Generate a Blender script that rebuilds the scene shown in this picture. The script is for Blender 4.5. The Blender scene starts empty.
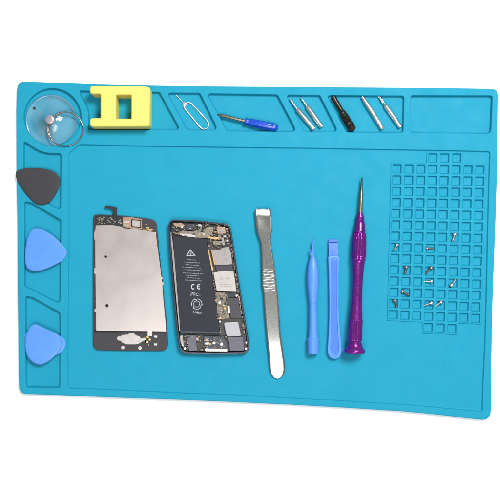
import bpy, bmesh, math, random
from mathutils import Vector
from mathutils.geometry import tessellate_polygon, delaunay_2d_cdt
random.seed(7)
S = 0.00078            # metres per photo pixel at table height
HC = 850.0             # camera height in the same units
R = math.radians
scene = bpy.context.scene
C = scene.collection

# ------------------------------------------------------------------ camera, world, lamps, exposure
cam = bpy.data.cameras.new("camera"); co = bpy.data.objects.new("camera", cam); C.objects.link(co)
co.location = (0, 0, HC*S); cam.sensor_width = 36; cam.lens = 18/(250/HC); cam.clip_start = .01; cam.clip_end = 50
scene.camera = co
w = bpy.data.worlds.new("World"); scene.world = w; w.use_nodes = True
bg = w.node_tree.nodes['Background']; bg.inputs[0].default_value = (.93, .97, 1, 1); bg.inputs[1].default_value = .42

def area(name, loc, target, sx, sy, power, col):
    l = bpy.data.lights.new(name, 'AREA'); l.shape = 'RECTANGLE'; l.size = sx; l.size_y = sy; l.energy = power; l.color = col
    o = bpy.data.objects.new(name, l); C.objects.link(o); o.location = loc
    o.rotation_euler = (Vector(target)-Vector(loc)).to_track_quat('-Z', 'Y').to_euler()
area('key_softbox', (.34, .47, .98), (0, .02, 0), .34, .3, 16.0, (1, .985, .96))
area('fill_softbox', (-.04, -.40, 1.0), (0, 0, 0), .5, .26, 4.8, (1, .99, .97))
scene.view_settings.view_transform = 'Standard'; scene.view_settings.look = 'None'
scene.view_settings.exposure = 0; scene.view_settings.gamma = 1
scene.render.engine = 'CYCLES'

# ------------------------------------------------------------------ materials
def lin(c):
    return tuple(((v/255)/12.92 if v/255 <= .04045 else ((v/255+.055)/1.055)**2.4) for v in c)
def mat(name, rgb, rough=.5, metal=0, spec=.5, bump=0, bscale=900, var=0, vscale=200, rvar=0, stretch=None, **kw):
    m = bpy.data.materials.new(name); m.use_nodes = True; nt = m.node_tree; N = nt.nodes; L = nt.links
    b = N['Principled BSDF']; c = lin(rgb)
    if name != 'white_table': c = tuple(v*.84 for v in c)
    b.inputs['Base Color'].default_value = (*c, 1); b.inputs['Roughness'].default_value = rough
    b.inputs['Metallic'].default_value = metal; b.inputs['Specular IOR Level'].default_value = spec
    for k, v in kw.items(): b.inputs[k.replace('_', ' ')].default_value = v
    tc = N.new('ShaderNodeTexCoord'); mp = N.new('ShaderNodeMapping'); L.new(tc.outputs['Object'], mp.inputs[0])
    if stretch: mp.inputs['Scale'].default_value = stretch
    def noise(sc, d=4):
        n = N.new('ShaderNodeTexNoise'); n.inputs['Scale'].default_value = sc; n.inputs['Detail'].default_value = d
        L.new(mp.outputs[0], n.inputs['Vector']); return n
    if var:
        n = noise(vscale); r = N.new('ShaderNodeMapRange'); r.inputs[1].default_value = .25; r.inputs[2].default_value = .75
        r.inputs[3].default_value = 1-var; r.inputs[4].default_value = 1+var; L.new(n.outputs[0], r.inputs[0])
        mx = N.new('ShaderNodeVectorMath'); mx.operation = 'SCALE'; mx.inputs[0].default_value = c
        L.new(r.outputs[0], mx.inputs['Scale']); L.new(mx.outputs[0], b.inputs['Base Color'])
    if rvar:
        n = noise(vscale*1.7); r = N.new('ShaderNodeMapRange'); r.inputs[1].default_value = .3; r.inputs[2].default_value = .7
        r.inputs[3].default_value = max(.02, rough-rvar); r.inputs[4].default_value = rough+rvar
        L.new(n.outputs[0], r.inputs[0]); L.new(r.outputs[0], b.inputs['Roughness'])
    if bump:
        n = noise(bscale, 3); bp = N.new('ShaderNodeBump'); bp.inputs['Strength'].default_value = bump
        bp.inputs['Distance'].default_value = .0002; L.new(n.outputs[0], bp.inputs['Height']); L.new(bp.outputs[0], b.inputs['Normal'])
    return m
M = {}
M['table'] = mat('white_table', (253, 253, 253), .8, spec=.2)
M['mat'] = mat('blue_silicone', (26, 149, 180), .62, spec=.16, bump=.5, bscale=1300, var=.03, vscale=60, rvar=.08)
M['yellow'] = mat('yellow_plastic', (240, 218, 108), .5, spec=.4, bump=.1, bscale=500, var=.02, vscale=90)
M['pick'] = mat('blue_nylon', (84, 144, 232), .42, spec=.4, bump=.12, bscale=500, var=.05, vscale=120, rvar=.1)
M['pick_b'] = mat('blue_nylon_deep', (62, 116, 226), .4, spec=.4, bump=.12, bscale=500, var=.05, vscale=120)
M['black_pick'] = mat('black_rubbery_plastic', (56, 56, 62), .6, spec=.25, bump=.3, bscale=900, var=.07, vscale=300)
M['purple'] = mat('purple_anodised', (146, 56, 160), .23, metal=.9, bump=.08, bscale=1500, var=.05, vscale=300, rvar=.07)
M['handle_blue'] = mat('blue_handle', (16, 66, 190), .2, spec=.6, var=.1, vscale=250)
M['steel'] = mat('brushed_steel', (150, 149, 146), .26, metal=1, bump=.05, bscale=900, var=.03, vscale=420, rvar=.03, stretch=(1.6, .6, 1))
M['steel_b'] = mat('bit_steel', (236, 234, 230), .28, metal=1, var=.04, vscale=300, rvar=.04)
M['steel_dull'] = mat('dull_screw_steel', (172, 166, 160), .4, metal=1, var=.2, vscale=600)
M['shaft'] = mat('driver_shaft_steel', (150, 138, 118), .3, metal=1, bump=.25, bscale=1300, var=.2, vscale=500)
M['tip'] = mat('blackened_tip', (60, 72, 72), .4, metal=.8, var=.2, vscale=700)
M['dark_steel'] = mat('blackened_steel', (62, 56, 52), .34, metal=.9, bump=.5, bscale=1400, var=.3, vscale=700, rvar=.12)
M['wire'] = mat('pin_wire', (235, 228, 228), .28, metal=.85)
M['ringm'] = mat('ring_wire', (150, 144, 134), .3, metal=1, var=.2, vscale=250)
M['rivet'] = mat('rivet', (184, 176, 182), .35, metal=.6, var=.1, vscale=500)
M['plate'] = mat('screen_backplate', (196, 186, 183), .34, metal=.75, bump=.06, bscale=900, var=.012, vscale=40, rvar=.03)
M['glassb'] = mat('screen_black_border', (56, 54, 59), .5, spec=.3, var=.12, vscale=400, bump=.1)
M['black'] = mat('black_plastic', (24, 24, 28), .4, var=.3, vscale=500, bump=.3)
M['board'] = mat('board_black', (58, 54, 52), .5, var=.95, vscale=1200, bump=.4, bscale=1500)
M['frame'] = mat('phone_frame', (66, 70, 78), .32, metal=.7, var=.25, vscale=400, rvar=.1)
M['batt'] = mat('battery_wrap', (40, 42, 51), .6, spec=.25, bump=.15, bscale=350, var=.06, vscale=120)
M['white'] = mat('white_print', (188, 190, 195), .6)
M['print_dim'] = mat('grey_print', (134, 136, 142), .6)
M['shield'] = mat('board_shield', (158, 152, 150), .4, metal=.6, bump=.4, bscale=700, var=.14, vscale=320)
M['shield2'] = mat('board_shield_pale', (184, 178, 175), .4, metal=.5, bump=.2, bscale=600, var=.08, vscale=320)
M['gold'] = mat('gold_contacts', (205, 172, 120), .35, metal=.7, bump=.5, bscale=1500, var=.3, vscale=900)
M['tan'] = mat('tan_flex', (134, 122, 106), .5, metal=.3, bump=.6, bscale=1500, var=.4, vscale=900)
M['silver'] = mat('bright_silver', (205, 202, 198), .35, metal=.6, bump=.3, bscale=1200, var=.15, vscale=900)
M['chip'] = mat('dark_chip', (50, 49, 58), .4, var=.2, vscale=500, bump=.2)
M['lav'] = mat('grey_lavender_plastic', (88, 87, 102), .4, var=.15, vscale=500, bump=.2)
M['speaker'] = mat('speaker_can', (168, 167, 172), .5, metal=.3, bump=.2, bscale=900, var=.06, vscale=350)
M['green'] = mat('green_board', (70, 110, 80), .5, var=.3, vscale=900)
M['copper'] = mat('copper_pink', (170, 140, 120), .4, metal=.5, var=.25, vscale=900)
M['mix'] = mat('mixed_components', (128, 120, 112), .45, metal=.3, var=.95, vscale=1300)
M['lens'] = mat('ink_dark', (18, 16, 20), .2)

def clear():
    m = bpy.data.materials.new('clear_pvc'); m.use_nodes = True; nt = m.node_tree; N = nt.nodes; L = nt.links
    N.remove(N['Principled BSDF']); out = N['Material Output']
    tr = N.new('ShaderNodeBsdfTransparent'); tr.inputs[0].default_value = (.98, .99, 1, 1)
    df = N.new('ShaderNodeBsdfDiffuse'); df.inputs[0].default_value = (.62, .8, .86, 1)
    gl = N.new('ShaderNodeBsdfGlossy'); gl.inputs['Roughness'].default_value = .13
    n = N.new('ShaderNodeTexNoise'); n.inputs['Scale'].default_value = 55
    tc = N.new('ShaderNodeTexCoord'); L.new(tc.outputs['Object'], n.inputs['Vector'])
    mr = N.new('ShaderNodeMapRange'); mr.inputs[1].default_value = .35; mr.inputs[2].default_value = .7
    mr.inputs[3].default_value = .05; mr.inputs[4].default_value = .17; L.new(n.outputs[0], mr.inputs[0])
    a = N.new('ShaderNodeMixShader'); L.new(mr.outputs[0], a.inputs[0]); L.new(tr.outputs[0], a.inputs[1]); L.new(df.outputs[0], a.inputs[2])
    fr = N.new('ShaderNodeFresnel'); fr.inputs[0].default_value = 1.5
    b = N.new('ShaderNodeMixShader'); L.new(fr.outputs[0], b.inputs[0]); L.new(a.outputs[0], b.inputs[1]); L.new(gl.outputs[0], b.inputs[2])
    L.new(b.outputs[0], out.inputs[0]); return m
M['clear'] = clear()

# ------------------------------------------------------------------ helpers
def at(x, y, z=0):
    "point that stands at height z and is seen at photo pixel (x, y); units are photo pixels"
    k = (HC-z)/HC
    return Vector(((x-250)*k, (250-y)*k, z))
def thing(name, label, cat, loc=(0, 0, 0), group=None, rz=0):
    o = bpy.data.objects.new(name, None); C.objects.link(o); o.empty_display_size = .01
    o.location = Vector(loc)*S; o.rotation_euler = (0, 0, rz); o['label'] = label; o['category'] = cat
    if group: o['group'] = group
    return o
def obj(name, bm, m, parent=None, label=None, wn=True, angle=40, local=False):
    me = bpy.data.meshes.new(name)
    bmesh.ops.recalc_face_normals(bm, faces=bm.faces)
    off = Vector((0, 0, 0))
    if parent is not None and not local:
        p = parent
        while p is not None: off = off+p.location; p = p.parent
    for v in bm.verts: v.co = v.co*S-off
    bm.to_mesh(me); bm.free()
    me.polygons.foreach_set('use_smooth', [True]*len(me.polygons)); me.set_sharp_from_angle(angle=R(angle))
    me.materials.append(m)
    o = bpy.data.objects.new(name, me); C.objects.link(o)
    if parent is not None: o.parent = parent
    if label: o['label'] = label
    if wn:
        md = o.modifiers.new('wn', 'WEIGHTED_NORMAL'); md.weight = 100; md.keep_sharp = True
    return o
def tag(o, label, cat, group=None):
    o['label'] = label; o['category'] = cat
    if group: o['group'] = group
    return o
def rnd(pts, r=1.0, n=5):
    "round the corners of a closed outline; a point may carry its own radius as third value"
    out = []; N = len(pts)
    for i, p in enumerate(pts):
        rr = p[2] if len(p) > 2 else r
        P = Vector(p[:2]); A = Vector(pts[i-1][:2]); B = Vector(pts[(i+1) % N][:2])
        a = (A-P); b = (B-P); la, lb = a.length, b.length
        if rr <= 0: out.append(tuple(P)); continue
        a.normalize(); b.normalize()
        th = math.acos(max(-1, min(1, a.dot(b))))
        if th > R(172): out.append(tuple(P)); continue
        d = min(rr/math.tan(th/2), .46*la, .46*lb)
        s, e = P+a*d, P+b*d
        for k in range(n+1):
            t = k/n; q = s*(1-t)**2+P*2*t*(1-t)+e*t*t; out.append((q.x, q.y))
    return out
def spl(pts, n=6):
    "closed Catmull-Rom through the points"
    out = []; N = len(pts)
    for i in range(N):
        p0, p1, p2, p3 = [Vector(pts[(i+k) % N][:2]) for k in (-1, 0, 1, 2)]
        for k in range(n):
            t = k/n
            q = .5*((2*p1)+(p2-p0)*t+(2*p0-5*p1+4*p2-p3)*t*t+(3*p1-p0-3*p2+p3)*t**3)
            out.append((q.x, q.y))
    return out
def ring2(pts, z):
    "photo outline -> world XY outline at height z, counter-clockwise"
    w_ = [at(x, y, z).to_2d() for x, y in pts]
    q = [w_[0]]
    for p in w_[1:]:
        if (p-q[-1]).length > .02: q.append(p)
    if (q[0]-q[-1]).length < .02: q.pop()
    ar = sum(q[i-1].x*q[i].y-q[i].x*q[i-1].y for i in range(len(q)))
    if ar < 0: q.reverse()
    return q
def inset(q, d):
    out = []; N = len(q)
    for i in range(N):
        a = (q[i]-q[i-1]).normalized(); b = (q[(i+1) % N]-q[i]).normalized()
        na = Vector((-a.y, a.x)); nb = Vector((-b.y, b.x)); m = na+nb
        if m.length < 1e-4: m = na
        m.normalize(); c = max(.5, m.dot(na)); out.append(q[i]+m*(d/c))
    return out
def verts(bm, q, z, zf=None): return [bm.verts.new((p.x, p.y, z)) for p in q]
def bridge(bm, a, b):
    n = len(a)
    for i in range(n):
        bm.faces.new((a[i], a[(i+1) % n], b[(i+1) % n], b[i]))
def cap(bm, outer, holes=()):
    loops = [outer]+list(holes); flat = [v for l in loops for v in l]
    if len(loops) > 3:
        edges = []; n0 = 0
        for l in loops: edges += [(n0+i, n0+(i+1) % len(l)) for i in range(len(l))]; n0 += len(l)
        vv, ee, ff, ov, oe, of = delaunay_2d_cdt([v.co.to_2d() for v in flat], edges, [], 0, 1e-7)
        P = [[v.co.to_2d() for v in l] for l in loops]
        bb = [(min(p.x for p in q), max(p.x for p in q), min(p.y for p in q), max(p.y for p in q)) for q in P]
        def inside(c, i):
            b = bb[i]
            if not (b[0] <= c.x <= b[1] and b[2] <= c.y <= b[3]): return False
            r_ = False; q = P[i]
            for a, d in zip(q, q[1:]+q[:1]):
                if (a.y > c.y) != (d.y > c.y) and c.x < (d.x-a.x)*(c.y-a.y)/(d.y-a.y)+a.x: r_ = not r_
            return r_
        for f in ff:
            c = sum((vv[i] for i in f), Vector((0, 0)))/3
            if inside(c, 0) and not any(inside(c, i) for i in range(1, len(P))):
                try: bm.faces.new([flat[ov[i][0]] for i in f])
                except (ValueError, IndexError): print('CAPFAIL')
        return
    for t in tessellate_polygon([[v.co.copy() for v in l] for l in loops]):
        try: bm.faces.new([flat[i] for i in t])
        except ValueError: pass
ARC = [(0, 1), (.1, .56), (.32, .22), (.62, .05), (1, 0)]   # inset fraction, drop fraction
def pocket(bm, pts, ztop, zfl, r, children=()):
    "returns the loop where the land must stop"
    q = ring2(pts, ztop)
    if zfl > ztop:          # raised plateau
        top = prev = verts(bm, q, ztop); h = zfl-ztop
        for d, z in ((.18, ztop+h*.65), (.38, zfl-h*.1), (.6, zfl)):
            v = verts(bm, inset(q, d), z); bridge(bm, prev, v); prev = v
        cap(bm, prev, [pocket(bm, c[0], zfl, c[1], c[2]) for c in children]); return top
    prev = None; top = None
    for f, dz in reversed(ARC):
        v = verts(bm, inset(q, -f*r), ztop-dz*r)
        if prev: bridge(bm, prev, v)
        else: top = v
        prev = v
    rf = min(.35, (ztop-zfl)*.25); dr = min(.5, .24*(ztop-zfl))
    v = verts(bm, inset(q, dr), zfl+rf); bridge(bm, prev, v); prev = v
    v = verts(bm, inset(q, dr+rf), zfl); bridge(bm, prev, v)
    cap(bm, v, [pocket(bm, *c) for c in [(c[0], zfl)+tuple(c[1:]) for c in children]])
    return top
def slab(bm, pts, z0, z1, r=.5, pockets=(), holes=(), bottom=True, taper=0):
    q = ring2(pts, z1); base = verts(bm, inset(q, -taper), z0); prev = base
    for f, dz in ARC:
        v = verts(bm, inset(q, f*r), z1-dz*r); bridge(bm, prev, v); prev = v
    tops = [pocket(bm, p[0], z1, p[1], p[2], p[3] if len(p) > 3 else ()) for p in pockets]
    hb = []
    for h in holes:
        hq = ring2(h, z1); pr = None
        for f, dz in reversed(ARC):
            v = verts(bm, inset(hq, -f*r), z1-dz*r)
            if pr: bridge(bm, pr, v)
            else: tops.append(v)
            pr = v
        v = verts(bm, inset(hq, taper), z0); bridge(bm, pr, v); hb.append(v)
    cap(bm, prev, tops)
    if bottom: cap(bm, base, hb)
    return bm
def SL(name, pts, z0, z1, m, parent=None, r=.4, **kw):
    label = kw.pop('label', None)
    return obj(name, slab(bmesh.new(), pts, z0, z1, r, **kw), m, parent, label)
def lathe(bm, prof, p0, p1, n=32, flute=None, flat=1.0, rot=0):
    "prof: (t in 0..1 along p0->p1, radius); flute(t, angle) multiplies the radius"
    p0, p1 = Vector(p0), Vector(p1); ax = (p1-p0); d = ax.normalized()
    side = d.cross(Vector((0, 0, 1))).normalized(); up = side.cross(d).normalized()
    prev = None
    for t, r_ in prof:
        ring = []
        for k in range(n):
            a = 2*math.pi*k/n+rot; rr = r_*(flute(t, a) if flute else 1)
            ring.append(bm.verts.new(p0+ax*t+side*math.cos(a)*rr+up*math.sin(a)*rr*flat))
        if prev: bridge(bm, prev, ring)
        else: bm.faces.new(ring)
        prev = ring
    bm.faces.new(list(reversed(prev)))
    return bm
def tube(bm, pts, r, closed=False, n=10, rads=None):
    pts = [Vector(p) for p in pts]; N = len(pts); rings = []
    for i, p in enumerate(pts):
        a = pts[i-1] if (i > 0 or closed) else p; b = pts[(i+1) % N] if (i < N-1 or closed) else p
        d = (b-a).normalized(); s = d.cross(Vector((0, 0, 1)))
        if s.length < 1e-3: s = Vector((1, 0, 0))
        s.normalize(); u = s.cross(d).normalized(); rr = rads[i] if rads else r
        rings.append([bm.verts.new(p+s*math.cos(2*math.pi*k/n)*rr+u*math.sin(2*math.pi*k/n)*rr) for k in range(n)])
    for i in range(N-1): bridge(bm, rings[i], rings[i+1])
    if closed: bridge(bm, rings[-1], rings[0])
    else: bm.faces.new(rings[0]); bm.faces.new(list(reversed(rings[-1])))
    return bm
def circ(x, y, r, n=40, ry=None): return [(x+r*math.cos(2*math.pi*k/n), y+(ry or r)*math.sin(2*math.pi*k/n)) for k in range(n)]
def text_into(bm, body, size, x, y, z, ang, th=.08, shear=0, sx=1):
    cu = bpy.data.curves.new('t', 'FONT'); cu.body = body; cu.size = size; cu.align_x = 'CENTER'; cu.align_y = 'CENTER'; cu.resolution_u = 3
    o = bpy.data.objects.new('t', cu); C.objects.link(o)
    dg = bpy.context.evaluated_depsgraph_get(); dg.update()
    me = bpy.data.meshes.new_from_object(o.evaluated_get(dg)); c = at(x, y, z); ca, sa = math.cos(ang), math.sin(ang)
    vs = []
    for v in me.vertices:
        px, py = v.co.x*sx+v.co.y*shear, v.co.y
        vs.append(bm.verts.new((c.x+px*ca-py*sa, c.y+px*sa+py*ca, z)))
    for p in me.polygons:
        try: bm.faces.new([vs[i] for i in p.vertices])
        except ValueError: pass
    bpy.data.objects.remove(o); bpy.data.meshes.remove(me); bpy.data.curves.remove(cu)
def quad(bm, x, y, w_, h, z0, z1, ang=0, r=.15):
    "small bevelled block centred on photo pixel x, y"
    ca, sa = math.cos(ang), math.sin(ang)
    pts = [(x+a*ca-b*sa, y+a*sa+b*ca) for a, b in ((-w_/2, -h/2), (w_/2, -h/2), (w_/2, h/2), (-w_/2, h/2))]
    slab(bm, pts, z0, z1, r, bottom=False)

# ------------------------------------------------------------------ setting
bm = bmesh.new(); slab(bm, [(-900, -900), (1400, -900), (1400, 1400), (-900, 1400)], -20, 0, .5)
t = obj('table_surface', bm, M['table']); t['kind'] = 'structure'

# ------------------------------------------------------------------ mat
ZR, ZW, ZC, ZP = 5.8, 3.7, 2.1, 1.6     # rim, work area, grid cells, tool pockets
outer = rnd([(17.2, 81, 8), (50, 82.2), (75, 83.2), (100, 84.2), (150, 85.2), (200, 86), (300, 86.7), (400, 87.4), (450, 87.9), (498.2, 88.6, 7),
             (497.6, 130), (497.2, 180), (495.6, 230), (493.4, 285), (492.4, 320), (491.8, 360), (491.5, 400), (491, 420.8, 10),
             (465, 418.3), (450, 416.3), (425, 413.6), (400, 411.4), (350, 408.2), (300, 405.3), (230, 402), (180, 400), (110, 397.6), (60, 395.4),
             (18.9, 394, 8), (18.3, 350), (17.6, 290), (17.1, 220), (16.2, 160), (16, 110)], 30, 7)
work = rnd([(68.8, 144.3, 0), (150, 146), (240, 147.2), (310, 148), (380, 149.3), (450, 150.4), (490.3, 151.5, 2.5), (489.3, 180), (488, 230), (486.8, 290), (485.2, 345),
            (483.2, 385), (482.6, 411.8, 2), (450, 409), (425, 406.5), (400, 404.6), (340, 400.8), (300, 399), (230, 394.9), (180, 393.2), (110, 389.8), (67.6, 388.3, 3),
            (67.5, 340), (68.6, 250), (68.6, 153, 3), (79.5, 144.3, 4)][1:], 20)
# left upper corner of the work area is cut off diagonally
def TR(i, j):
    u, v = i/7, j/13
    return Vector((401.7, 164.3))*(1-u)*(1-v)+Vector((484.5, 165.3))*u*(1-v)+Vector((397.8, 310.3))*(1-u)*v+Vector((480.2, 314))*u*v
cells = []
for j in range(-1, 15):
    for i in range(8):
        if j in (-1, 14) and i not in (3, 4, 5): continue
        tr = TR(i, j)
        x, y = tr; jx = random.uniform(-.12, .12); x += jx
        cells.append((rnd([(x-8.7, y), (x, y+.1), (x-.3, y+9), (x-9, y+8.9)], .8, 3), ZC, .5))
def GP(i, j, a, b): p = TR(i, j); return (p.x+a, p.y+b)
mg = 1.5
grid = rnd([GP(0, 0, -9.4-mg, -mg), GP(3, 0, -9.4-mg, -mg), GP(3, -1, -9.4-mg, -mg), GP(5, -1, mg, -mg), GP(5, 0, mg, -mg), GP(7, 0, mg, -mg), GP(7, 13, mg, 9+mg), GP(5, 13, mg, 9+mg), GP(5, 14, mg, 9+mg),
            GP(3, 14, -9.4-mg, 9+mg), GP(3, 13, -9.4-mg, 9+mg), GP(0, 13, -9.4-mg, 9+mg)], 1.2)
pk = [
    circ(52.3, 117.1, 28.9, 72),
    rnd([(79, 90.6, 1.5), (159.6, 92, 2.5), (180.5, 130, 3.5), (88, 130, 3), (88.6, 117), (87.3, 108.5), (84, 101.5), (80.5, 96)], 8),
    rnd([(166.6, 92.7, 3), (200, 93, 2.5), (218.3, 130.3, 4), (187, 130.2, 4)]),
    rnd([(206.6, 93.4, 3), (277.5, 94.6, 3), (297, 131.8, 4), (227, 131, 4)]),
    rnd([(285.6, 94.8, 3), (320, 95.2, 2.5), (338.5, 132, 4), (304.5, 132, 4)]),
    rnd([(326.4, 95.2, 3), (404.2, 95.8, 2.5), (403.3, 132.6, 3), (346.5, 132.3, 4)]),
    rnd([(410.7, 95.4, 2.5), (492.6, 95.6, 2.5), (491, 133.6, 4.5), (409.8, 132.6, 3)]),
    rnd([(23.4, 141.2, 4), (29, 144), (35, 148.3), (42, 151.8), (50, 153.3), (61.2, 153.3, 3), (60.7, 210.6, 3), (23.4, 190.5, 3)], 30),
    rnd([(24, 201.2, 4.5), (32, 202.8), (60.9, 220, 2), (60.2, 304.5, 4), (24.4, 286.5, 2)], 6),
    rnd([(25, 295.8, 4), (33, 297.5), (60.2, 312.6, 3), (60, 387.9, 2.5), (25.8, 387.4, 2.5)], 6),
]
mt = thing('repair_mat', 'blue silicone repair mat with moulded pockets and small-cell grid on the white table', 'mat', (0, 0, 0))
bm = bmesh.new()
slab(bm, outer, .05, ZR, 1.3, pockets=[(p, ZP, .7) for p in pk]+[(work, ZW, .6, [(grid, ZW+.9, 0, cells)])], taper=.6)
obj('mat_body', bm, M['mat'], mt, angle=60)
# faint moulded lettering, too worn to read
bm = bmesh.new(); random.seed(3)
for (x0, x1, y) in ((397, 437, 347.3), (447, 455, 348), (409, 453, 362.6)):
    x = x0
    while x < x1:
        k = random.choice('vhvbo')
        if k == 'v': quad(bm, x, y, .5, random.choice((3.2, 4)), ZW-.1, ZW+.11, random.uniform(-.3, .3))
        elif k == 'h': quad(bm, x, y-1.4, .5, 1.2, ZW-.1, ZW+.11); quad(bm, x+.9, y+.5, 1.4, .5, ZW-.1, ZW+.11)
        elif k == 'b': quad(bm, x, y, .5, 3, ZW-.1, ZW+.11); quad(bm, x+1.1, y+.9, 1.2, .5, ZW-.1, ZW+.11)
        else: quad(bm, x+.4, y+1, 1.6, .5, ZW-.1, ZW+.11); quad(bm, x+.4, y-1, 1.6, .5, ZW-.1, ZW+.11)
        x += random.choice((2.3, 2.6, 3.0, 4.2))
obj('moulded_lettering', bm, M['mat'], mt)

# ------------------------------------------------------------------ suction cup
sc = thing('suction_cup', 'clear suction cup with a wire ring, lying in the round pocket of the mat', 'suction cup', at(50.5, 120, ZP))
bm = bmesh.new(); c0 = at(51.2, 120.2, ZP); c1 = at(50.5, 120, 9)
prof = [(25.7, .2), (25.8, 1.1), (25.2, 1.7), (24.5, 1.6), (23.8, 1.2), (19, 1.6), (14, 2.2), (9, 3.4), (6.2, 4.6), (4.2, 5.4)]
prev = None; n = 72
rings = []
for r_, h in prof:
    f = (h/5.4); c = c0.lerp(Vector((c1.x, c1.y, c0.z)), f)
    rings.append([bm.verts.new((c.x+r_*math.cos(6.28318*k/n)*(1-.012*math.sin(k*.26)), c.y+r_*math.sin(6.28318*k/n), ZP+h)) for k in range(n)])
for a, b in zip(rings, rings[1:]): bridge(bm, a, b)
bm.faces.new(rings[-1])
obj('cup', bm, M['clear'], sc, wn=False)
bm = bmesh.new(); lathe(bm, [(0, 4.2), (.25, 4.4), (.5, 3.2), (.6, 2.7), (.72, 4.1), (.86, 4.5), (.95, 4.0), (1, 2.4)], (c1.x, c1.y, ZP+4.6), (c1.x+.01, c1.y, 12.2), 28)
obj('knob', bm, M['rivet'], sc, wn=False)
bm = bmesh.new(); rp = []
for k in range(64):
    a = 2*math.pi*k/64; x, y = 65.2+17.7*math.cos(a), 129+17*math.sin(a)
    z = 7.6+(1-(x-47)/37)*1.2-.6*math.sin(a)
    rp.append(at(x, y, z))
tube(bm, rp, .62, True)
obj('ring', bm, M['ringm'], sc, wn=False)
bm = bmesh.new(); rp = []
for k in range(14):
    a = 2.6+1.9*k/13; rp.append(at(65.9+17.2*math.cos(a), 129.6+16.4*math.sin(a), 9.4))
tube(bm, rp, .55); obj('ring_overlap', bm, M['ringm'], sc, wn=False)
bm = bmesh.new(); slab(bm, spl([(33, 107.3), (34.6, 107), (35.8, 108.4), (34.8, 109.4), (33.4, 108.8)]), ZP+1.2, ZP+1.9, .2)
obj('grip_tab', bm, M['tip'], sc)

# ------------------------------------------------------------------ magnetizer
zt = 21.0
mo = rnd([(89.5, 85.6, 4), (143, 85.8), (150, 87, 6), (149.6, 126.6, 3), (89.5, 126.8, 3.6), (89.6, 118, 3), (100.2, 117.6, .8), (100.2, 94, .8), (89.5, 94, 3.4)], 3, 6)
mh = rnd([(116, 95), (131, 95), (131, 118.4), (116, 118.4)], .6)
o = SL('magnetizer', mo, ZP, zt, M['yellow'], None, r=2.2, holes=[mh])
tag(o, 'chunky pale yellow magnetizer block with a square hole, beside the suction cup', 'magnetizer')

# ------------------------------------------------------------------ picks
def pick(pts, z0, z1, m, label, group=None, n=6):
    q = spl(pts, n); bm = bmesh.new(); base = ring2(q, z1); rr = []
    for f, z in ((0, z0), (-.25, (z0*2+z1)/3), (-.25, (z0+z1)/2), (.15, z1-.35), (.7, z1-.1), (2.4, z1+.02), (5, z1+.12), (8, z1+.16)):
        rr.append(verts(bm, inset(base, 0), z)); ctr = sum((p for p in base), Vector((0, 0)))/len(base)
        for v, p in zip(rr[-1], base):
            d = (ctr-p); L = d.length; f2 = f if f < 3 else f*L/16
            e = p+d.normalized()*f2 if f > .2 else p+d.normalized()*f; v.co.x, v.co.y = e.x, e.y
    for a, b in zip(rr, rr[1:]): bridge(bm, a, b)
    cap(bm, rr[0]); cap(bm, rr[-1])
    return tag(obj('opening_pick', bm, m, None, wn=True), label, 'opening pick', group)
G = 'opening picks in the left pockets'
pick([(15.6, 174.5), (16.6, 171.2), (20, 169.6), (28, 168.2), (40, 168.5), (50, 170.5), (56.3, 174), (59.3, 179.3), (59.2, 184.5), (57, 191), (51.8, 199), (46.8, 203.5),
      (41, 204.8), (36, 203.5), (30.5, 199.3), (24, 191.5), (19, 184), (16.2, 178)], ZR+.05, ZR+1.7, M['black_pick'], 'black triangular opening pick with its corner over the left edge of the mat', G)
pick([(34.5, 228.7), (30.5, 231.5), (27.3, 238.5), (25.3, 250), (25, 260), (26.6, 267), (31, 270.3), (36, 271), (45, 269), (55.5, 264.3), (62.5, 260), (66, 255), (66.3, 251.5), (63.6, 246.5),
      (58, 240.8), (51, 234.8), (44, 230.7), (39, 228.7)], ZR+.05, ZR+1.7, M['pick'], 'blue triangular opening pick lying alone on the mat, right below the black pick', G)
pick([(61, 336.8), (63.6, 338.9), (65.4, 343), (64.4, 347.6), (61, 352), (54, 356), (44, 360), (34, 361), (28, 358), (25.6, 350), (24.9, 341), (25.6, 334), (30, 329.5), (37, 328), (48, 331)],
     ZR+.05, ZR+1.5, M['pick'], 'blue opening pick mostly hidden under another blue pick, only its right tip showing', G)
pick([(33.3, 324.7), (29.8, 327.4), (27, 333.5), (25.4, 341.3), (25.8, 350), (28, 356.3), (32, 361.5), (37.5, 364.3), (42, 364.2), (49.5, 360.3), (56, 354.3), (59.8, 348), (60.6, 342.5), (58.8, 337),
      (55, 333.3), (47, 329.8), (39.5, 326.3), (36.5, 324.8)], ZR+1.6, ZR+3.3, M['pick'], 'blue opening pick lying on top of another blue pick in the lowest left pocket', G)

# ------------------------------------------------------------------ sim pin
bm = bmesh.new(); zz = ZP+.75
loop = spl([(184.2, 107.6), (188, 112.6), (194, 119.8), (199.6, 126.6), (203.3, 129.2), (207.2, 128), (208.7, 124.4), (206.8, 120.3), (201, 113.8), (195, 107.4), (190.6, 103.2), (187.5, 102.5), (184.7, 103.9)], 5)
tube(bm, [at(x, y, zz) for x, y in loop], .72, True)
tube(bm, [at(176, 95, zz+.6), at(180, 99.3, zz+.3), at(183.6, 103.2, zz), at(185.4, 104.4, zz)], .6, rads=[.28, .34, .5, .9])
slab(bm, rnd([(182.6, 103.2), (184, 102.2), (188.2, 102.3), (186.5, 104.4), (184.6, 108.2), (183.2, 107)], .6), zz-.4, zz+.5, .2)
tag(obj('sim_pin', bm, M['wire'], None, wn=False), 'silver looped wire SIM eject pin in the small slanted pocket', 'eject pin')

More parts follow.
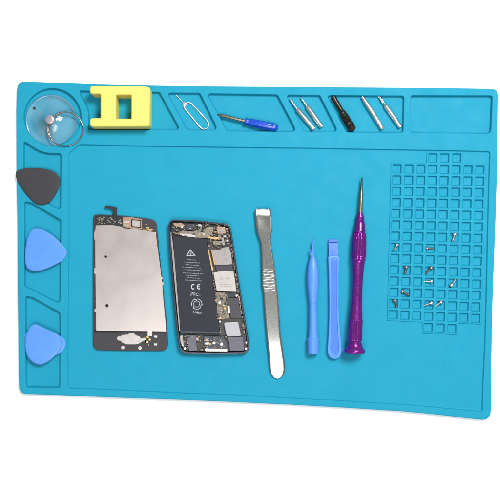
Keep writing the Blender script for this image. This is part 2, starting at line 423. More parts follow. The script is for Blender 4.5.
# ------------------------------------------------------------------ small blue screwdriver
a, b, c_ = at(217.3, 114.4, 6.5), at(244.5, 121.2, 6.3), at(278, 128.2, 6.1)
sd = thing('small_screwdriver', 'small screwdriver with dark blue plastic handle and thin steel shaft', 'screwdriver', b)
bm = bmesh.new(); lathe(bm, [(0, .3), (.05, .8), (.15, 1.3), (.18, 1.45), (1, 1.5)], a, b.lerp(c_, .08), 20, flat=1)
obj('shaft', bm, M['shaft'], sd, wn=False)
fl = lambda t, A: 1+(.09*math.cos(6*A) if .12 < t < .9 else 0)
bm = bmesh.new(); lathe(bm, [(0, 2.4), (.02, 3.2), (.05, 3.5), (.1, 3.0), (.14, 3.1), (.2, 3.55), (.5, 3.7), (.85, 3.8), (.93, 3.6), (.98, 2.7), (1, 1.2)], b, c_, 48, fl)
obj('handle', bm, M['handle_blue'], sd, wn=False)

# ------------------------------------------------------------------ bits
GB = 'screwdriver bits in the top pockets'
def bit(p, s, e, r_, label, kind=0):
    zc = ZP+r_+.05; A, B, D = at(*p, zc), at(*s, zc), at(*e, zc)
    o = thing('screwdriver_bit', label, 'screwdriver bit', B, GB)
    if kind == 0:   # thin blade then hexagonal body
        bm = bmesh.new(); lathe(bm, [(0, .25), (.06, .6), (.4, .8), (.8, .95), (1, 1.3)], A, B, 16); obj('blade', bm, M['steel_b'], o, wn=False)
        bm = bmesh.new(); lathe(bm, [(0, r_*.6), (.06, r_), (.78, r_), (.785, r_*.84), (.83, r_*.84), (.835, r_), (.98, r_), (1, r_*.8)], B, D, 24)
        obj('shank', bm, M['steel_b'], o, wn=False)
    elif kind == 1:  # socket-like, full width to the end
        bm = bmesh.new(); lathe(bm, [(0, .9), (.05, 1.5), (.5, 1.8), (1, r_)], A, B, 18); obj('blade', bm, M['steel_b'], o, wn=False)
        bm = bmesh.new(); lathe(bm, [(0, r_*.9), (.04, r_), (.8, r_), (.805, r_*.85), (.85, r_*.85), (.855, r_), (.98, r_), (1, r_*.8)], B, D, 24)
        obj('shank', bm, M['steel_b'], o, wn=False)
    else:            # twisted star tip
        bm = bmesh.new(); lathe(bm, [(k/24, .7+.75*(k > 1)*(.5+.5*abs(math.cos(k*.62)))+(.2 if k == 24 else 0)) for k in range(25)], A, B, 18, lambda t, q: 1+.22*math.cos(3*q+t*9))
        obj('blade', bm, M['steel_b'], o, wn=False)
        bm = bmesh.new(); lathe(bm, [(0, r_*.6), (.06, r_), (.8, r_), (.805, r_*.85), (.85, r_*.85), (.855, r_), (.98, r_), (1, r_*.8)], B, D, 24)
        obj('shank', bm, M['steel_b'], o, wn=False)
bit((289.3, 98.6), (297, 109), (314, 129.6), 2.35, 'slim silver bit with a needle-thin bright tip, leftmost of all the bits')
bit((300.5, 97), (306.7, 106.2), (322, 127.2), 2.4, 'silver bit lying close on the right of the leftmost bit, its thin tip darker')
bit((362, 96.5), (365.5, 102), (382.8, 129.2), 2.4, 'thick-ended silver bit with hardly any narrow tip, nearest to the black bit', 1)
bit((379, 96), (385, 105), (400.6, 127.5), 2.35, 'silver bit with a ribbed narrow tip, rightmost of all the bits', 2)
bx = thing('bit_extension', 'black knurled bit extension rod between the silver bits, stepped in thickness half way', 'bit holder', at(343, 113, ZP), GB)
z2 = ZP+3.7; A, B = at(332.8, 96.4, z2-.6), at(353.2, 130.6, z2)
kn = lambda t, q: 1+.06*math.cos(10*q)*(1 if t > .5 else 0)
bm = bmesh.new(); pr = [(0, 1.8), (.02, 2.5)]
pr += [(.04+k*.02, 2.55+(.12 if k % 2 else -.12)) for k in range(12)]+[(.3, 2.5), (.42, 2.4), (.45, 2.9)]
lathe(bm, pr, A, B, 24); obj('narrow_end', bm, M['dark_steel'], bx, wn=False)
bm = bmesh.new(); pr = [(.44, 2.4), (.46, 3.1), (.5, 3.3), (.52, 2.9), (.54, 3.5)]+[(.56+k*.015, 3.6+(.14 if k % 2 else -.14)) for k in range(12)]+[(.75, 3.2), (.77, 3.7)]+[(.79+k*.015, 3.65+(.1 if k % 2 else -.15)) for k in range(11)]+[(.97, 3.5), (1, 2.5)]
lathe(bm, pr, A, B, 40, kn); obj('thick_end', bm, M['dark_steel'], bx, wn=False)

# ------------------------------------------------------------------ screen assembly
zs0, zs1 = ZW+.1, ZW+3.6
ph = thing('screen_assembly', 'detached phone screen lying face down, showing its pinkish silver metal backplate', 'phone screen', at(130, 283, ZW))
so = rnd([(93.2, 214.6, 6), (101, 214.5), (122, 215.6), (142, 217.8), (149, 218.6), (156.2, 221.2, 7), (157.8, 238), (159, 252), (162.4, 281), (165, 308), (167.2, 328), (168, 351, 7), (130, 350.8), (93, 350.2, 7),
          (92.9, 330), (92.9, 260)], 20)
SL('glass_panel', so, zs0, zs1-1.2, M['glassb'], ph, r=.5)
# plate with small lugs along its sides
lp = [(95.6, 225.2, .8), (112, 224.8), (121.5, 226.6), (123, 228), (141.5, 229.8), (142.5, 230.4), (155.8, 232.2, .6)]
Rr = [(156.9, 243), (158.9, 257), (160.4, 268), (161.5, 277)]
lp += Rr+[(161.7, 277.2, .1), (163.2, 277.3, .1), (163.3, 279, .1), (161.8, 279.2, .1), (162.2, 282, .1), (163.6, 282.2, .1), (163.9, 285, .1), (162.4, 285.2, .1), (163.2, 296), (164.4, 309), (165.8, 323), (166.3, 331.6, .5),
      (152.2, 331.4, .1), (152.2, 336.2, .4), (147.4, 336.2, .4), (147.4, 331.3, .1), (120, 331), (96, 330.7, .5),
      (95.7, 312, .1), (94.2, 312, .1), (94.2, 308.5, .1), (95.6, 308.5, .1), (95.3, 274, .1), (93.8, 273.8, .1), (93.8, 268, .1), (95.2, 268, .1), (95, 240, .1), (93.8, 239.6, .1), (93.8, 232, .1), (95, 231, .1)]
plate = obj('backplate', slab(bmesh.new(), rnd(lp, 8, 3), zs1-1.1, zs1, .35, pockets=[(circ(105.7, 256.7, 1.35, 18), zs1-.9, .1), (circ(106.9, 305.7, 1.7, 18), zs1-.9, .1)]), M['plate'], ph)
for (x, y, r_) in ((105.7, 256.7, 1.1), (106.9, 305.7, 1.45)): SL('screw_hole', circ(x, y, r_, 16), zs1-.95, zs1-.75, M['lens'], plate, r=.05)
bm = bmesh.new()
slab(bm, rnd([(93.9, 332, .2), (118, 332.6), (126, 331.6), (134, 331.6), (140, 333), (166.8, 333.2, .2), (166.8, 331), (93.9, 330.2)], .4), zs1-1.25, zs1-.8, .1)
obj('black_gasket', bm, M['lens'], ph)
# home-button bracket
SL('bracket_black_outline', rnd([(116, 333), (146, 333.4), (146, 343), (141, 349.5), (138, 348), (124, 347.6), (120, 349), (121.5, 344.6), (119, 342)], 1), zs1-1.2, zs1-.95, M['black'], ph, r=.1)  # flat black sheet under the bracket, seen as a black outline around it
SL('home_button_bracket', rnd([(116.6, 337.6), (119, 335.6), (121, 337), (121.2, 335), (128, 334.4), (129.6, 332.8), (133.2, 332.8), (136, 335.3), (139.4, 336.4), (141, 338.6), (144.6, 337.4, .8), (145, 340.4, .8), (142.5, 341.3),
     (139, 343.6), (136, 344.4), (126, 344.4), (122, 342.6), (120.6, 340.8), (117.4, 340.4)], .9), zs1-.95, zs1+.1, M['shield2'], ph, r=.2)
for (x, y) in ((122.7, 347.6), (139.9, 348)):
    SL('mounting_lug', circ(x, y, 1.9, 20), zs1-.95, zs1, M['shield2'], ph, r=.3)
for (x, y) in ((145, 339), (149.6, 339.6), (147.1, 342), (147.6, 337), (148.6, 345)): SL('gold_contact', circ(x, y, 1.25 if y < 343 else .6, 14), zs1-1.1, zs1-.3, M['gold'], ph, r=.25)
SL('contact_base', rnd([(144.6, 336.6), (150.6, 337.6), (151, 342), (147, 345.5), (144.6, 342)], 1), zs1-1.2, zs1-.95, M['black'], ph, r=.1)
for y in (336.6, 344.4): SL('white_pad', rnd([(153.8, y-1), (157.4, y-.9), (157.2, y+1.1), (154.2, y+.9)], .5), zs1-1.2, zs1-.8, M['silver'], ph, r=.15)
# earpiece end
SL('flex_connector', rnd([(104.6, 206.2, .6), (108, 205.6), (116.9, 207.2, 1), (116.8, 216, .3), (112.8, 216, .3), (112.9, 211), (110.4, 208.8, 1), (104.8, 208.3, .5)], 1), zs1-.6, zs1, M['black'], ph, r=.2)
SL('top_board', rnd([(95, 216.4), (101, 215.4), (122.6, 216.6), (123, 227), (112, 224.6), (95.2, 225)], .8), zs1-1.25, zs1-.5, M['black'], ph, r=.2)
SL('earpiece_bracket', rnd([(122.6, 216.9), (132, 217.3), (141.6, 219), (142.2, 229.4), (131.5, 228.6), (122.8, 226.6)], .6), zs1-1.25, zs1-.1, M['copper'], ph, r=.25)
SL('camera_window', rnd([(131.2, 219.2), (141, 220), (141, 227.8), (131.4, 226.8)], 1), zs1-.1, zs1+.02, M['lens'], ph, r=.05)
SL('camera_cover', rnd([(132.1, 220.1), (140.2, 220.8), (140.2, 227), (132.3, 226.1)], .9), zs1, zs1+.5, M['shield2'], ph, r=.2)
def Q(name, m, parent, *a):
    bm = bmesh.new(); quad(bm, *a); return obj(name, bm, m, parent)
Q('pale_strip', M['silver'], ph, 126.6, 221.8, 5.6, 2, zs1-.2, zs1+.15, .05); Q('pale_strip', M['silver'], ph, 126, 225, 6, 1, zs1-.2, zs1+.1, .08)
for (x, y, w_, h) in ((146, 224.4, 1.6, 1.4), (147.6, 227.6, 3, 1.6), (145, 230.4, 4, 1.2), (149.5, 230, 4.5, 1.6), (152.5, 229.4, 1.8, 1)): Q('sensor_contact', M['gold'], ph, x, y, w_, h, zs1-1.25, zs1-.2, .12)
random.seed(11)
for nm, mm, cnt in (('component', 'tan', 22), ('component', 'shield', 10), ('component', 'green', 7)):
    for _ in range(cnt): Q(nm, M[mm], ph, random.uniform(97, 121), random.uniform(217, 223.5), random.uniform(.6, 2.4), random.uniform(.5, 1.3), zs1-.6, zs1-.15+random.uniform(-.1, .2), random.uniform(-.2, .3), .1)
for y in range(228, 330, 5):
    if random.random() < .7: Q('edge_clip', M['black'], ph, 94.3+random.uniform(-.2, .2), y+random.uniform(-1, 1), .7, random.uniform(1.2, 3.4), zs1-1.25, zs1-.6)
for k in range(20):
    u = k/19; x = 157.6+u*8.6; y = 236+u*92
    if random.random() < .7: Q('edge_clip', M['black'], ph, x+.4, y+random.uniform(-1, 1), .7, random.uniform(1.2, 3.4), zs1-1.25, zs1-.5)

# ------------------------------------------------------------------ phone body
pb = thing('phone_body', 'opened phone body with dark battery and exposed circuit boards, right of the loose screen', 'phone', at(210, 286, ZW))
zh = ZW+8.0; zi = ZW+3.5
ho = rnd([(168.2, 219.2, 7), (198, 220.4), (230.4, 223.8, 9), (233.4, 244), (237.8, 273), (243.8, 310), (248.4, 338), (249.6, 353.4, 9), (215, 354.6), (180, 353.4, 9), (176.6, 330), (172.8, 290), (169.6, 250)], 30, 7)
hi = rnd([(169.8, 220.8, 5.5), (198, 222), (228.9, 225.2, 7.5), (231.8, 244), (236.2, 273), (242.2, 310), (246.8, 338), (247.9, 351.6, 7.5), (215, 352.7), (181.4, 351.6, 7.5), (178.2, 330), (174.3, 290), (171.1, 250)], 30, 7)
SL('housing', ho, ZW+.05, zh, M['frame'], pb, r=.7, pockets=[(hi, zi, .25)], taper=-.6)
SL('interior_board', rnd([(171.5, 223), (229, 227), (246.3, 350.6), (182.3, 350.8), (174.6, 290)], 5), zi-.2, zi+.3, M['board'], pb, r=.1)
za = -R(4.4)
zb = zh-1.0
bt = SL('battery', rnd([(172.6, 235.6, .8), (206.6, 238.9, .8), (220.3, 334.6, .8), (180.6, 333.6, .8)], .8), zi, zb, M['batt'], pb, r=.6)
bm = bmesh.new(); zt_ = zb+.03
def stroke(bm, pts, w_, z):
    W = [at(*p, z) for p in pts]; N = len(W); cl = N > 2 and (W[0]-W[-1]).length < .01; prev = first = None
    for i in range(N-1 if cl else N):
        a = W[i]-W[i-1] if i else (W[0]-W[-2] if cl else W[1]-W[0]); b = W[i+1]-W[i] if i < N-1 else a
        a.normalize(); b.normalize(); m = Vector((-a.y-b.y, a.x+b.x, 0)).normalized()
        m *= (w_/2)/max(.4, m.dot(Vector((-a.y, a.x, 0)))); pr = (bm.verts.new(W[i]-m), bm.verts.new(W[i]+m))
        if prev: bm.faces.new((prev[0], prev[1], pr[1], pr[0]))
        first = first or pr; prev = pr
    if cl: bm.faces.new((prev[0], prev[1], first[1], first[0]))
stroke(bm, [(190.2, 249.8), (194.8, 255.3), (186.9, 255.4), (190.2, 249.8)], .75, zt_)
stroke(bm, [(190.8, 251.8), (190, 253.4), (191.4, 253.2), (190.6, 254.7)], .45, zt_)
obj('warning_symbol', bm, M['white'], bt, wn=False); bm = bmesh.new()
for cx in (193.2, 199.0):   # CE arcs
    pts = [(cx+2.1*math.cos(a)*.8, 286.7+2.3*math.sin(a)) for a in [R(50+i*26) for i in range(11)]]; stroke(bm, pts, .95, zt_)
stroke(bm, [(197.7, 286.6), (199.6, 286.8)], .7, zt_+.01)
obj('conformity_mark', bm, M['white'], bt, wn=False); bm = bmesh.new()
text_into(bm, '/', 4.6, 191, 294.3, zt_, za); text_into(bm, 'FRC', 4.2, 195, 294.4, zt_, za, shear=.15, sx=.9); text_into(bm, '1L', 2.9, 199.6, 295.3, zt_, za, sx=.9)
obj('approval_marks', bm, M['white'], bt, wn=False); bm = bmesh.new()
for k in range(3):          # recycling arrows
    a0 = R(k*120-90)
    cx, cy = 196.8, 304
    for rr, wd in ((5.2, .55), (3.1, .5)):
        stroke(bm, [(cx+rr*math.cos(a0+R(g)), cy+rr*math.sin(a0+R(g))) for g in range(8, 100, 18)], wd, zt_)
    g = a0+R(104); stroke(bm, [(cx+5.9*math.cos(g-.2), cy+5.9*math.sin(g-.2)), (cx+4*math.cos(g+.3), cy+4*math.sin(g+.3)), (cx+2.4*math.cos(g-.15), cy+2.4*math.sin(g-.15))], .5, zt_+.01)
obj('recycling_symbol', bm, M['white'], bt, wn=False); bm = bmesh.new()
text_into(bm, 'Li-ion', 4.0, 197.6, 312.4, zt_, za, sx=1.02)
obj('chemistry_text', bm, M['white'], bt, wn=False)
bm = bmesh.new(); random.seed(5)
for (x0, x1, y) in ((187, 195.5, 259.6), (183.5, 200, 262), (185.5, 199, 264.6), (182.2, 201.5, 266.9), (184.5, 202, 269.6), (183, 203, 272.8), (186, 200, 275.2), (187.5, 200, 277.7), (185, 202.5, 280)):
    x = x0
    while x < x1:
        l = random.uniform(.7, 2.4); yy = y+(x-x0)*.06
        stroke(bm, [(x, yy), (min(x+l, x1), yy+.06*l)], random.uniform(.45, .8), zt_); x += l+random.uniform(.2, .7)
obj('small_print', bm, M['print_dim'], bt, wn=False)
SL('battery_end_tape', [(180.4, 330.5), (219.4, 332), (219.8, 333.6), (180.7, 332.6)], zb-.1, zb+.12, M['frame'], bt, r=.1)
# boards and shields
SL('logic_board_shield', rnd([(212, 250.6), (216, 249.2), (219, 250.6), (222, 247.6), (228.5, 246.8), (230.8, 252), (232.6, 264.4), (215.4, 265.2)], .8), zi, zb+.1, M['shield'], pb, r=.35)
SL('shield_gap', rnd([(215, 265.3), (232.2, 265.2), (233, 270.2), (217, 271.8)], .3), zi, zb-.8, M['chip'], pb, r=.2)
sh2 = SL('lower_shield', rnd([(213.2, 272.6), (219, 271.4), (233.4, 270.4), (235, 280), (236.6, 291.4), (216.6, 290.6)], .8), zi, zb+.2, M['shield2'], pb, r=.35)
bm = bmesh.new()
stroke(bm, [(221.8+1.6*math.cos(R(a)), 278.3+1.6*math.sin(R(a))) for a in range(0, 361, 40)], .3, zb+.23)
for (x0, x1, y) in ((224.5, 229.5, 277.2), (224.5, 230, 278.8), (219, 232, 282.2), (219.5, 232.5, 284.4), (220, 231, 286.6)): stroke(bm, [(x0, y), (x1, y-.2)], .3, zb+.23)
obj('faint_print', bm, M['tan'], sh2, wn=False)
SL('flex_strip', rnd([(207.6, 249.5), (208.8, 249.4), (213.4, 270.4), (211.8, 271)], .3), zi, zb-.4, M['gold'], pb, r=.2)
SL('flex_strip', rnd([(211, 249.8), (212.2, 249.7), (215.4, 264.6), (214.2, 265)], .3), zi, zb-.1, M['gold'], pb, r=.2)
SL('main_chip', rnd([(225.8, 297.6), (238.2, 297.8), (241.9, 318), (231, 318), (227.6, 305)], .4), zi, zb, M['chip'], pb, r=.3)
SL('antenna_bar', rnd([(225.2, 293.2), (233.8, 293.6), (234.4, 297), (225.6, 296.6)], .4), zi, zb-.4, M['frame'], pb, r=.2)
SL('connector_block', rnd([(227.3, 306), (229.6, 305.8), (230.4, 313), (227.8, 313.2)], .4), zi, zb+.5, M['silver'], pb, r=.3, label='bright cream connector block')
SL('board_left', rnd([(215.2, 291.6), (224.6, 292.4), (227.4, 306), (230, 318.4), (220, 319), (216.8, 304)], .6), zi, zb-1.2, M['tan'], pb, r=.3)
SL('speaker_cover', rnd([(223.6, 322.4, 2), (238.2, 321.8, 2), (241.4, 336.4, 2), (226.6, 336.8, 3)], 2), zi, zb+.4, M['speaker'], pb, r=.7)
SL('speaker_module', rnd([(227.4, 337.2), (243, 336.8), (244.4, 350.6), (230.2, 351), (228.6, 343)], .8), zi, zb-.2, M['lav'], pb, r=.4)
SL('vibration_module', rnd([(186.6, 335.2), (195.4, 335.6), (197.4, 350.8, 1), (189, 351.2, 1)], .8), zi, zb-.1, M['lav'], pb, r=.4)
SL('dock_module', rnd([(203, 335.6), (224, 336.2), (227, 342.4), (228.4, 348.8), (206, 348.6), (203.6, 342)], 1), zi, zb-.8, M['frame'], pb, r=.4)
SL('dock_connector', rnd([(205, 348.4), (227.4, 349), (227.4, 351.6), (205.4, 351.4)], .5), zi, zb+.2, M['silver'], pb, r=.3)
SL('jack_housing', rnd([(179.6, 336), (182.6, 335), (184, 346), (183.5, 347.5), (180.5, 343)], .8), zi, zb-.2, M['shield'], pb, r=.3)
for (x, y, r_) in ((207.5, 343.2, 1.5), (221.7, 344.2, 1.7), (184.8, 348.6, 1.4), (182.4, 345, 1.1), (206.3, 349.8, 1.7), (246.2, 348.8, 1.5), (226.7, 229, 1.0), (227.2, 240.6, 1.1), (219.6, 302.6, 1.6), (246.2, 342.6, 1.1), (219.9, 321.6, 1.1), (182, 226.8, 1.3), (236.6, 295.6, 1.3)):
    SL('fixing_screw', circ(x, y, r_, 16), zi, zb+.3, M['silver'], pb, r=.35)
SL('camera_module', rnd([(216.2, 226), (225, 226.8), (226, 233.8), (217.4, 233.4)], 1), zi, zb+.3, M['copper'], pb, r=.5)
SL('camera_chip', rnd([(218.6, 228.2), (223.6, 228.6), (224.2, 232), (219.2, 231.8)], .7), zb+.3, zb+.6, M['shield'], pb, r=.2)
SL('top_chip', rnd([(186, 223.2), (193.2, 223.8), (193.6, 230.6), (186, 230.2)], .5), zi, zb-.3, M['chip'], pb, r=.3)
bm = bmesh.new(); slab(bm, circ(190.2, 228.6, .8, 12), zb-.3, zb-.1, .1); obj('top_chip_mark', bm, M['speaker'], pb)
SL('brass_strip', rnd([(178.6, 232.4), (183, 230.6), (193, 231.6), (198, 231.2), (205.6, 232.6), (206, 238.2), (195, 237.6), (186, 236.6), (180, 235.2)], .8), zi, zb-.2, M['tan'], pb, r=.3)
SL('brass_strip', rnd([(181, 234.3), (187, 233.6), (195.4, 235.6), (195, 237.3), (186, 236.4), (181.6, 235.6)], .6), zi, zb+.2, M['silver'], pb, r=.3, label='pale strip along the battery top')
SL('earpiece_flex', rnd([(203.4, 231), (206.4, 227.2), (213, 226.8), (213.6, 232), (209.6, 234.4), (207.6, 238), (202.2, 237)], .7), zi, zb-.1, M['tan'], pb, r=.3)
SL('top_contact', rnd([(172.6, 222.8), (181.2, 222.6), (184.8, 225.6), (181.4, 227.4), (174.4, 226)], .6), zi, zb, M['copper'], pb, r=.3)
SL('camera_flex', rnd([(210, 236.6), (219.4, 237.2), (219.6, 239.4), (210.4, 238.8)], .4), zi, zb, M['gold'], pb, r=.2)
SL('board_tab', rnd([(212.6, 240.8), (220.2, 241.2), (220.6, 245.2), (213.2, 244.6)], .5), zi, zb-.2, M['tan'], pb, r=.2)
SL('side_bracket', rnd([(221.4, 237.4), (223.6, 237.6), (225, 245), (222.4, 245.2)], .4), zi, zb-.1, M['shield'], pb, r=.2)
SL('side_rail', rnd([(170.2, 232), (171.4, 231.6), (175, 262), (180.4, 331), (179.2, 331), (173.4, 270)], .3), zi, zb-.8, M['shield'], pb, r=.15)
# tiny chips and contacts
random.seed(21)
zones = [((172, 231), (222.5, 237), 46), ((197, 210), (224, 238), 18), ((208, 229), (233, 247), 26), ((216, 227), (292, 319), 40), ((232, 243), (296, 322), 0),
         ((180, 206), (336, 351), 18), ((206, 226), (336, 349), 16)]
def inside_clutter(x, y): return not (186 < x < 193.4 and 223.5 < y < 230.5) and not (y > 236.5 and x < 207)
lst = []
for mm, fr in (('silver', .3), ('gold', .3), ('shield', .4), ('tan', .6), ('copper', .15), ('black', .5), ('green', .12)):
    for (xa, xb), (ya, yb), cnt in zones:
        for _ in range(int(cnt*fr+.5)):
            x, y = random.uniform(xa, xb), random.uniform(ya, yb)
            if y < 330 and not inside_clutter(x, y): continue
            if (y < 230 and x > 225.5) or (x < 186 and y > 344): continue
            big = random.random() < .25
            lst.append((x, y, random.uniform(.7, 2.2)*(1.5 if big else 1), random.uniform(.7, 1.7)*(1.3 if big else 1), zi, zb+random.uniform(-.6, .3), -za+random.uniform(-.1, .1), .12, mm))
    for _ in range(int(40*fr)):
        u = random.random(); x = 230.5+u*13.6; y = 242+u*92; lst.append((x+random.uniform(-.3, 1.2), y, random.uniform(.6, 1.4), random.uniform(.8, 2.8), zi, zb+random.uniform(-.8, .1), .15, .12, mm))
    for _ in range(int(16*fr)):
        u = random.random(); x = 208.4+u*13; y = 246+u*92; lst.append((x+random.uniform(-.3, .8), y, random.uniform(.6, 1.2), random.uniform(.8, 2.6), zi, zb+random.uniform(-.8, -.1), .15, .12, mm))
lst.sort(key=lambda a: -a[2]*a[3])
for a in lst[:95]: Q('component', M[a[8]], pb, *a[:8])
bm = bmesh.new()
for a in lst[95:]: quad(bm, *a[:8])
obj('small_components', bm, M['mix'], pb)['kind'] = 'stuff'

# ------------------------------------------------------------------ steel spudger
def interp(tab, y):
    for (y0, v0), (y1, v1) in zip(tab, tab[1:]):
        if y <= y1: return v0+(v1-v0)*(y-y0)/(y1-y0)
    return tab[-1][1]
Lx = [(209, 256.2), (210, 255.4), (212, 255.2), (225, 256), (232, 257), (237, 258.8), (242, 260.6), (250, 261.3), (285, 262), (292, 263.5), (315, 265), (340, 267.2), (355, 268.6), (368, 269.2), (372, 269.9), (375, 271.3), (377, 273.1), (378.2, 275.2), (378.7, 277)]
Rx = [(209, 269.2), (210, 270.2), (212, 270.7), (222, 271.6), (230, 272.4), (235, 271), (240, 270), (247, 271.2), (256, 273), (270, 274.8), (285, 276.6), (300, 278.2), (335, 280.7), (355, 283.5), (363, 284.8), (369, 285.2), (373, 284.5), (376, 282.6), (377.8, 280.4), (378.7, 278.2)]
def sz(y):
    z = 1.6*math.exp(-((y-300)/38.0)**2)*0+.0
    if y < 217: z += ((217-y)/8)**1.6*1.6          # front lip curls up a little
    z += 3.0/(1+math.exp((y-358)/6))              # tail end bent down a touch
    return z
bm = bmesh.new(); rows = []; ys = []; y = 209.0
while y < 378.71: ys.append(y); y += .2 if (y > 370 or y < 211) else .7 if (y < 265 or y > 295) else .25
random.seed(9)
NC = 14
for y in ys:
    xl, xr = interp(Lx, y), interp(Rx, y); z0 = ZW+.15+sz(y); row = []
    for k in range(NC+1):
        u = k/NC; x = xl+(xr-xl)*u
        e = min(u, 1-u)*(xr-xl); rr = .5
        z = z0+2.2-(rr*(1-math.sqrt(max(0, 1-(1-min(1, e/rr))**2))))
        if 267 < y < 294 and .08 < u < .92:
            am = min(1, (y-267)/5, (294-y)/5)
            z += am*.1*math.sin(y*2.3+.9*math.sin(u*5+y*.6)+.3*math.sin(u*11))*(.6+.4*math.sin(u*9+y*1.3))
        if y < 232: z += -.5*math.cos((u-.5)*math.pi)*min(1, (232-y)/12)
        row.append((x, y, z))
    rows.append((row, z0))
top = [[bm.verts.new(at(*p)) for p in r_] for r_, _ in rows]
bot = [[bm.verts.new(at(p[0], p[1], z0)) for p in r_] for r_, z0 in rows]
for g, fl_ in ((top, 0), (bot, 1)):
    for i in range(len(g)-1):
        for k in range(NC): bm.faces.new((g[i][k], g[i][k+1], g[i+1][k+1], g[i+1][k]))
for i in range(len(top)-1):
    for k in (0, NC): bm.faces.new((top[i][k], top[i+1][k], bot[i+1][k], bot[i][k]))
for k in range(NC):
    for i in (0, -1): bm.faces.new((top[i][k], top[i][k+1], bot[i][k+1], bot[i][k]))
tag(obj('metal_spudger', bm, M['steel'], None, wn=False), 'long flat steel spudger with ribbed grip and rounded lower end, beside the phone body', 'spudger')

# ------------------------------------------------------------------ nylon hook spudger
def prof_from(tab, y0, y1): return [((y-y0)/(y1-y0), r_) for y, r_ in tab]
z = ZW+6.2
P0, P1 = at(312.9, 255, z), at(313.3, 353.6, z)
ns = thing('hook_spudger', 'light blue nylon spudger with round handle and thin hooked tip', 'spudger', at(313, 305, ZW))
tab = [(255, 1.2), (256, 2.3), (258, 3), (262, 4.2), (268, 5.3), (275, 5.9), (282, 5.9), (288, 5.5), (295, 4.8), (300, 4.3), (303, 4.05), (303.5, 3.75), (305, 3.8), (320, 4), (333, 4.5), (338, 5), (338.6, 5.9), (339.5, 6.1), (340.6, 5.9), (341.2, 5.7), (352, 5.8), (353.2, 5.5), (353.6, 4.6)]
bm = bmesh.new(); lathe(bm, prof_from(tab, 255, 353.6), P0, P1, 44); obj('handle', bm, M['pick'], ns, wn=False)
bm = bmesh.new(); hk = [(313.1, 258), (313, 252), (312.9, 247), (313, 243.8), (313.7, 241.4), (315.3, 239.6)]
tube(bm, [at(x, y, z-.6+.1*i) for i, (x, y) in enumerate(hk)], 1, rads=[1.5, 1.15, 1, .95, .85, .6], n=14); obj('hook', bm, M['pick'], ns, wn=False)
bm = bmesh.new(); tube(bm, [at(311.6, 258, z), at(310.9, 254, z), at(310.5, 251, z), at(310.7, 248.6, z)], .6, rads=[1, .8, .6, .35]); obj('prong', bm, M['pick'], ns, wn=False)

# ------------------------------------------------------------------ flat pry tool
fp = thing('pry_tool', 'blue plastic pry tool with flat square blade and grooved handle', 'pry tool', at(334, 300, ZW))
zf = ZW+5.6
bo = rnd([(328, 257.4, 1.5), (329.6, 255.6, 1.5), (338.4, 255.6, 1.5), (340.2, 257.8, 1.5), (339.6, 263), (338.9, 275), (338.9, 305), (339.4, 318), (340.8, 335), (341.9, 350), (341.6, 354), (339.5, 358), (334.8, 359.6), (330.4, 358), (327.9, 354), (327.5, 349), (328.6, 335), (329.2, 318),
          (329.3, 305), (328.9, 275), (328.4, 263)], 12, 5)
gi = rnd([(331.2, 258.6, 1.6), (337.4, 258.8, 1.6), (337.2, 268), (336.9, 300), (337.2, 318), (338.2, 335), (339, 350), (337, 356), (334.8, 357.2), (332, 356), (330.3, 350), (331, 335), (331.3, 318), (331.4, 300), (331.2, 268)], 8, 5)
SL('handle', bo, ZW+.1, zf, M['pick'], fp, r=1.0, pockets=[(gi, zf-.9, .4)], taper=.3)
SL('groove_floor', rnd([(331.8, 260, 1.2), (336.8, 260, 1.2), (336.4, 300), (336.7, 318), (337.6, 335), (338.3, 350), (334.8, 356.6, 2), (331, 350), (331.6, 335), (331.8, 318), (331.9, 300)], 5), zf-1.0, zf-.75, M['pick_b'], fp, r=.1)
bl = bmesh.new()
q0 = [(328.3, 239.4), (338.1, 239.4), (338.3, 257), (328.6, 257)]
tp = [at(q0[0][0], q0[0][1], zf-3.4), at(q0[1][0], q0[1][1], zf-3.4), at(q0[2][0], q0[2][1], zf-.8), at(q0[3][0], q0[3][1], zf-.8)]
m1 = at(328.3, 242.4, zf-2.2); m2 = at(338.1, 242.4, zf-2.2)
tv = [bl.verts.new(p) for p in (tp[0], tp[1], m2, tp[2], tp[3], m1)]
bv = [bl.verts.new((p.x, p.y, ZW+.8)) for p in (tp[0], tp[1], m2, tp[2], tp[3], m1)]
bl.faces.new((tv[0], tv[1], tv[2], tv[5])); bl.faces.new((tv[5], tv[2], tv[3], tv[4]))
bl.faces.new((bv[0], bv[1], bv[2], bv[5])); bl.faces.new((bv[5], bv[2], bv[3], bv[4])); bridge(bl, tv, bv)
ed = [e for e in bl.edges]; bmesh.ops.bevel(bl, geom=ed, offset=.3, segments=2, affect='EDGES')
obj('blade', bl, M['pick_b'], fp)
bm = bmesh.new(); tube(bm, [at(331.4, 256, zf-.7), at(332.6, 254.4, zf-.7), at(333.6, 250.2, zf-1.2)], .4, rads=[.3, .75, .25]); obj('blade_rib', bm, M['pick'], fp, wn=False)

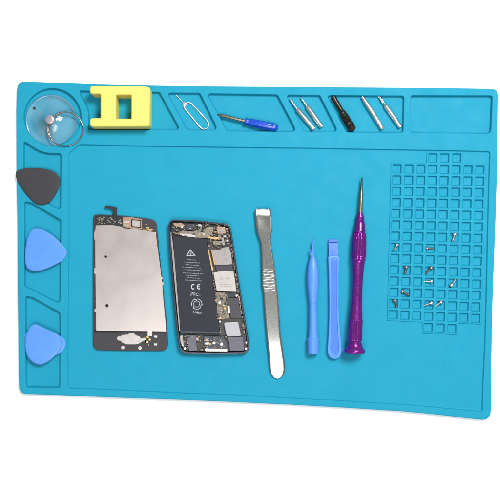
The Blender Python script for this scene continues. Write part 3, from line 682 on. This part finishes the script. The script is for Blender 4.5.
# ------------------------------------------------------------------ purple screwdriver
def zax(y): return 8.6+(y-178)*.0345
ps = thing('precision_screwdriver', 'purple anodised metal precision screwdriver with knurled grip and flared round end cap', 'screwdriver', at(358, 270, ZW))
def axp(y): return at(361.9-(y-178)*.0427, y, zax(y)+ZW-3.4)
def part(name, tab, m, n=48, fl=None, flat=1):
    y0, y1 = tab[0][0], tab[-1][0]; bm = bmesh.new(); lathe(bm, prof_from(tab, y0, y1), axp(y0), axp(y1), n, fl, flat); return obj(name, bm, m, ps, wn=False, angle=35)
part('blade_tip', [(177.6, .4), (178.5, .75), (182, .9), (190, 1.25), (191, 1.5)], M['tip'], 16)
part('shaft', [(190, 1.3), (193, 1.55), (196, 1.8), (213.5, 2.0)], M['shaft'], 20)
part('chuck', [(212.6, 1.9), (213, 2.7), (214.5, 3.1), (216, 3.3), (216.6, 3.9), (218, 4.15), (218.8, 3.9), (219.4, 3.5), (220.2, 3.5), (221, 4.3), (224, 4.9), (229, 5.4), (231.5, 5.7), (232.4, 5.2), (233.2, 5.2)], M['purple'])
kf = lambda t, A: 1+.03*math.cos(20*A)
kk = [(233, 5.4), (233.6, 6.4), (236.5, 6.7), (238.2, 6.8), (239, 6.3), (240, 6.3), (240.6, 7)]
for i in range(13): kk += [(241.2+i*1.2, 7.05), (241.8+i*1.2, 6.92)]
kk += [(256.8, 7.1), (257.4, 6.6), (258.6, 6.6), (259.2, 7.0), (260.4, 6.9), (261, 6.4)]
part('knurled_grip', kk, M['purple'], 88, kf)
part('barrel', [(260.6, 6.2), (261.6, 6.5), (264, 6.2), (270, 5.7), (280, 5.3), (292, 5.15), (300, 5.3), (308, 5.7), (316, 6.3), (320, 6.5)], M['purple'])
kk = [(319.5, 6.4)]
for i in range(16): kk += [(320+i*1.25, 6.7), (320.6+i*1.25, 6.58)]
kk += [(340.2, 6.7), (341, 6.4), (341.6, 5.9)]
part('lower_grip', kk, M['purple'], 88, kf)
part('end_cap', [(341, 5.8), (342.3, 6.2), (343.2, 6.9), (345.5, 7.5), (347.6, 8.3), (348.6, 9.6), (349.6, 10.4), (351, 10.7), (352.2, 10.3), (353.2, 9), (353.9, 7), (354.3, 4)], M['purple'])

# ------------------------------------------------------------------ screws
GS = 'tiny screws in the grid cells'
def make_screw(label):
    o = thing('tiny_screw', label, 'screw', (0, 0, 0), GS)
    bm = bmesh.new(); pr = [(0, .3), (.06, .75)]
    for i in range(12): pr += [(.1+i*.07, .98), (.135+i*.07, .78)]
    pr += [(1, .85)]
    lathe(bm, pr, (-4.2, 0, 0), (2.2, 0, 0), 14); obj('thread', bm, M['steel_b'], o, wn=False, local=True)
    bm = bmesh.new(); lathe(bm, [(0, .9), (.05, 1.9), (.35, 2.05), (.75, 1.9), (1, 1.2)], (2, 0, 0), (3.9, 0, 0), 20)
    obj('head', bm, M['steel_b'], o, wn=False, local=True); return o
sl = [((455, 233.2), (452.7, 241.2), 'bright upright tiny screw, the uppermost of all the screws'),
      ((397.4, 244), (393.6, 250.6), 'upper one of the two tiny screws in the leftmost column of cells'),
      ((426, 248.5), (433, 248.3), 'dull tiny screw lying level in its cell, head to the left'),
      ((406.4, 266), (405, 274), 'upright tiny screw in the second column of cells, above the slanted dark one'),
      ((431.8, 267), (425.8, 273.2), 'tiny screw slanting up right, in the cell above the bright level one'),
      ((432, 281.4), (424.4, 281.3), 'bright tiny screw lying level, head to the right'),
      ((450.6, 286.4), (455.6, 279.6), 'bright slanting tiny screw, alone on the right below the uppermost screw'),
      ((401.4, 291), (408.8, 295.2), 'dark tiny screw slanting down to the right, in the second column of cells'),
      ((394.4, 299.4), (396.6, 307), 'lower one of the two tiny screws in the leftmost column of cells'),
      ((432, 302.6), (424.6, 305.4), 'left tiny screw of the neighbouring pair in the lowest row of screws'),
      ((441.8, 301.4), (434.8, 306.4), 'right tiny screw of the neighbouring pair in the lowest row of screws')]
proto = None
for i, (h, tl, lab) in enumerate(sl):
    if proto is None: o = proto = make_screw(lab)
    else:
        o = proto.copy(); C.objects.link(o); o['label'] = lab
        for ch in proto.children:
            c = ch.copy(); C.objects.link(c); c.parent = o
    A, B = at(*h, ZC+2.1), at(*tl, ZC+2.1); mid = (A+B)/2; d = A-B
    o.location = mid*S; o.rotation_euler = (random.uniform(0, 1), R(-6), math.atan2(d.y, d.x)); o.scale = (min(1.22, d.length/6.9),)*3
    if i in (2, 3, 4, 7, 8):
        for ch in o.children:
            ch.material_slots[0].link = 'OBJECT'; ch.material_slots[0].material = M['steel_dull']
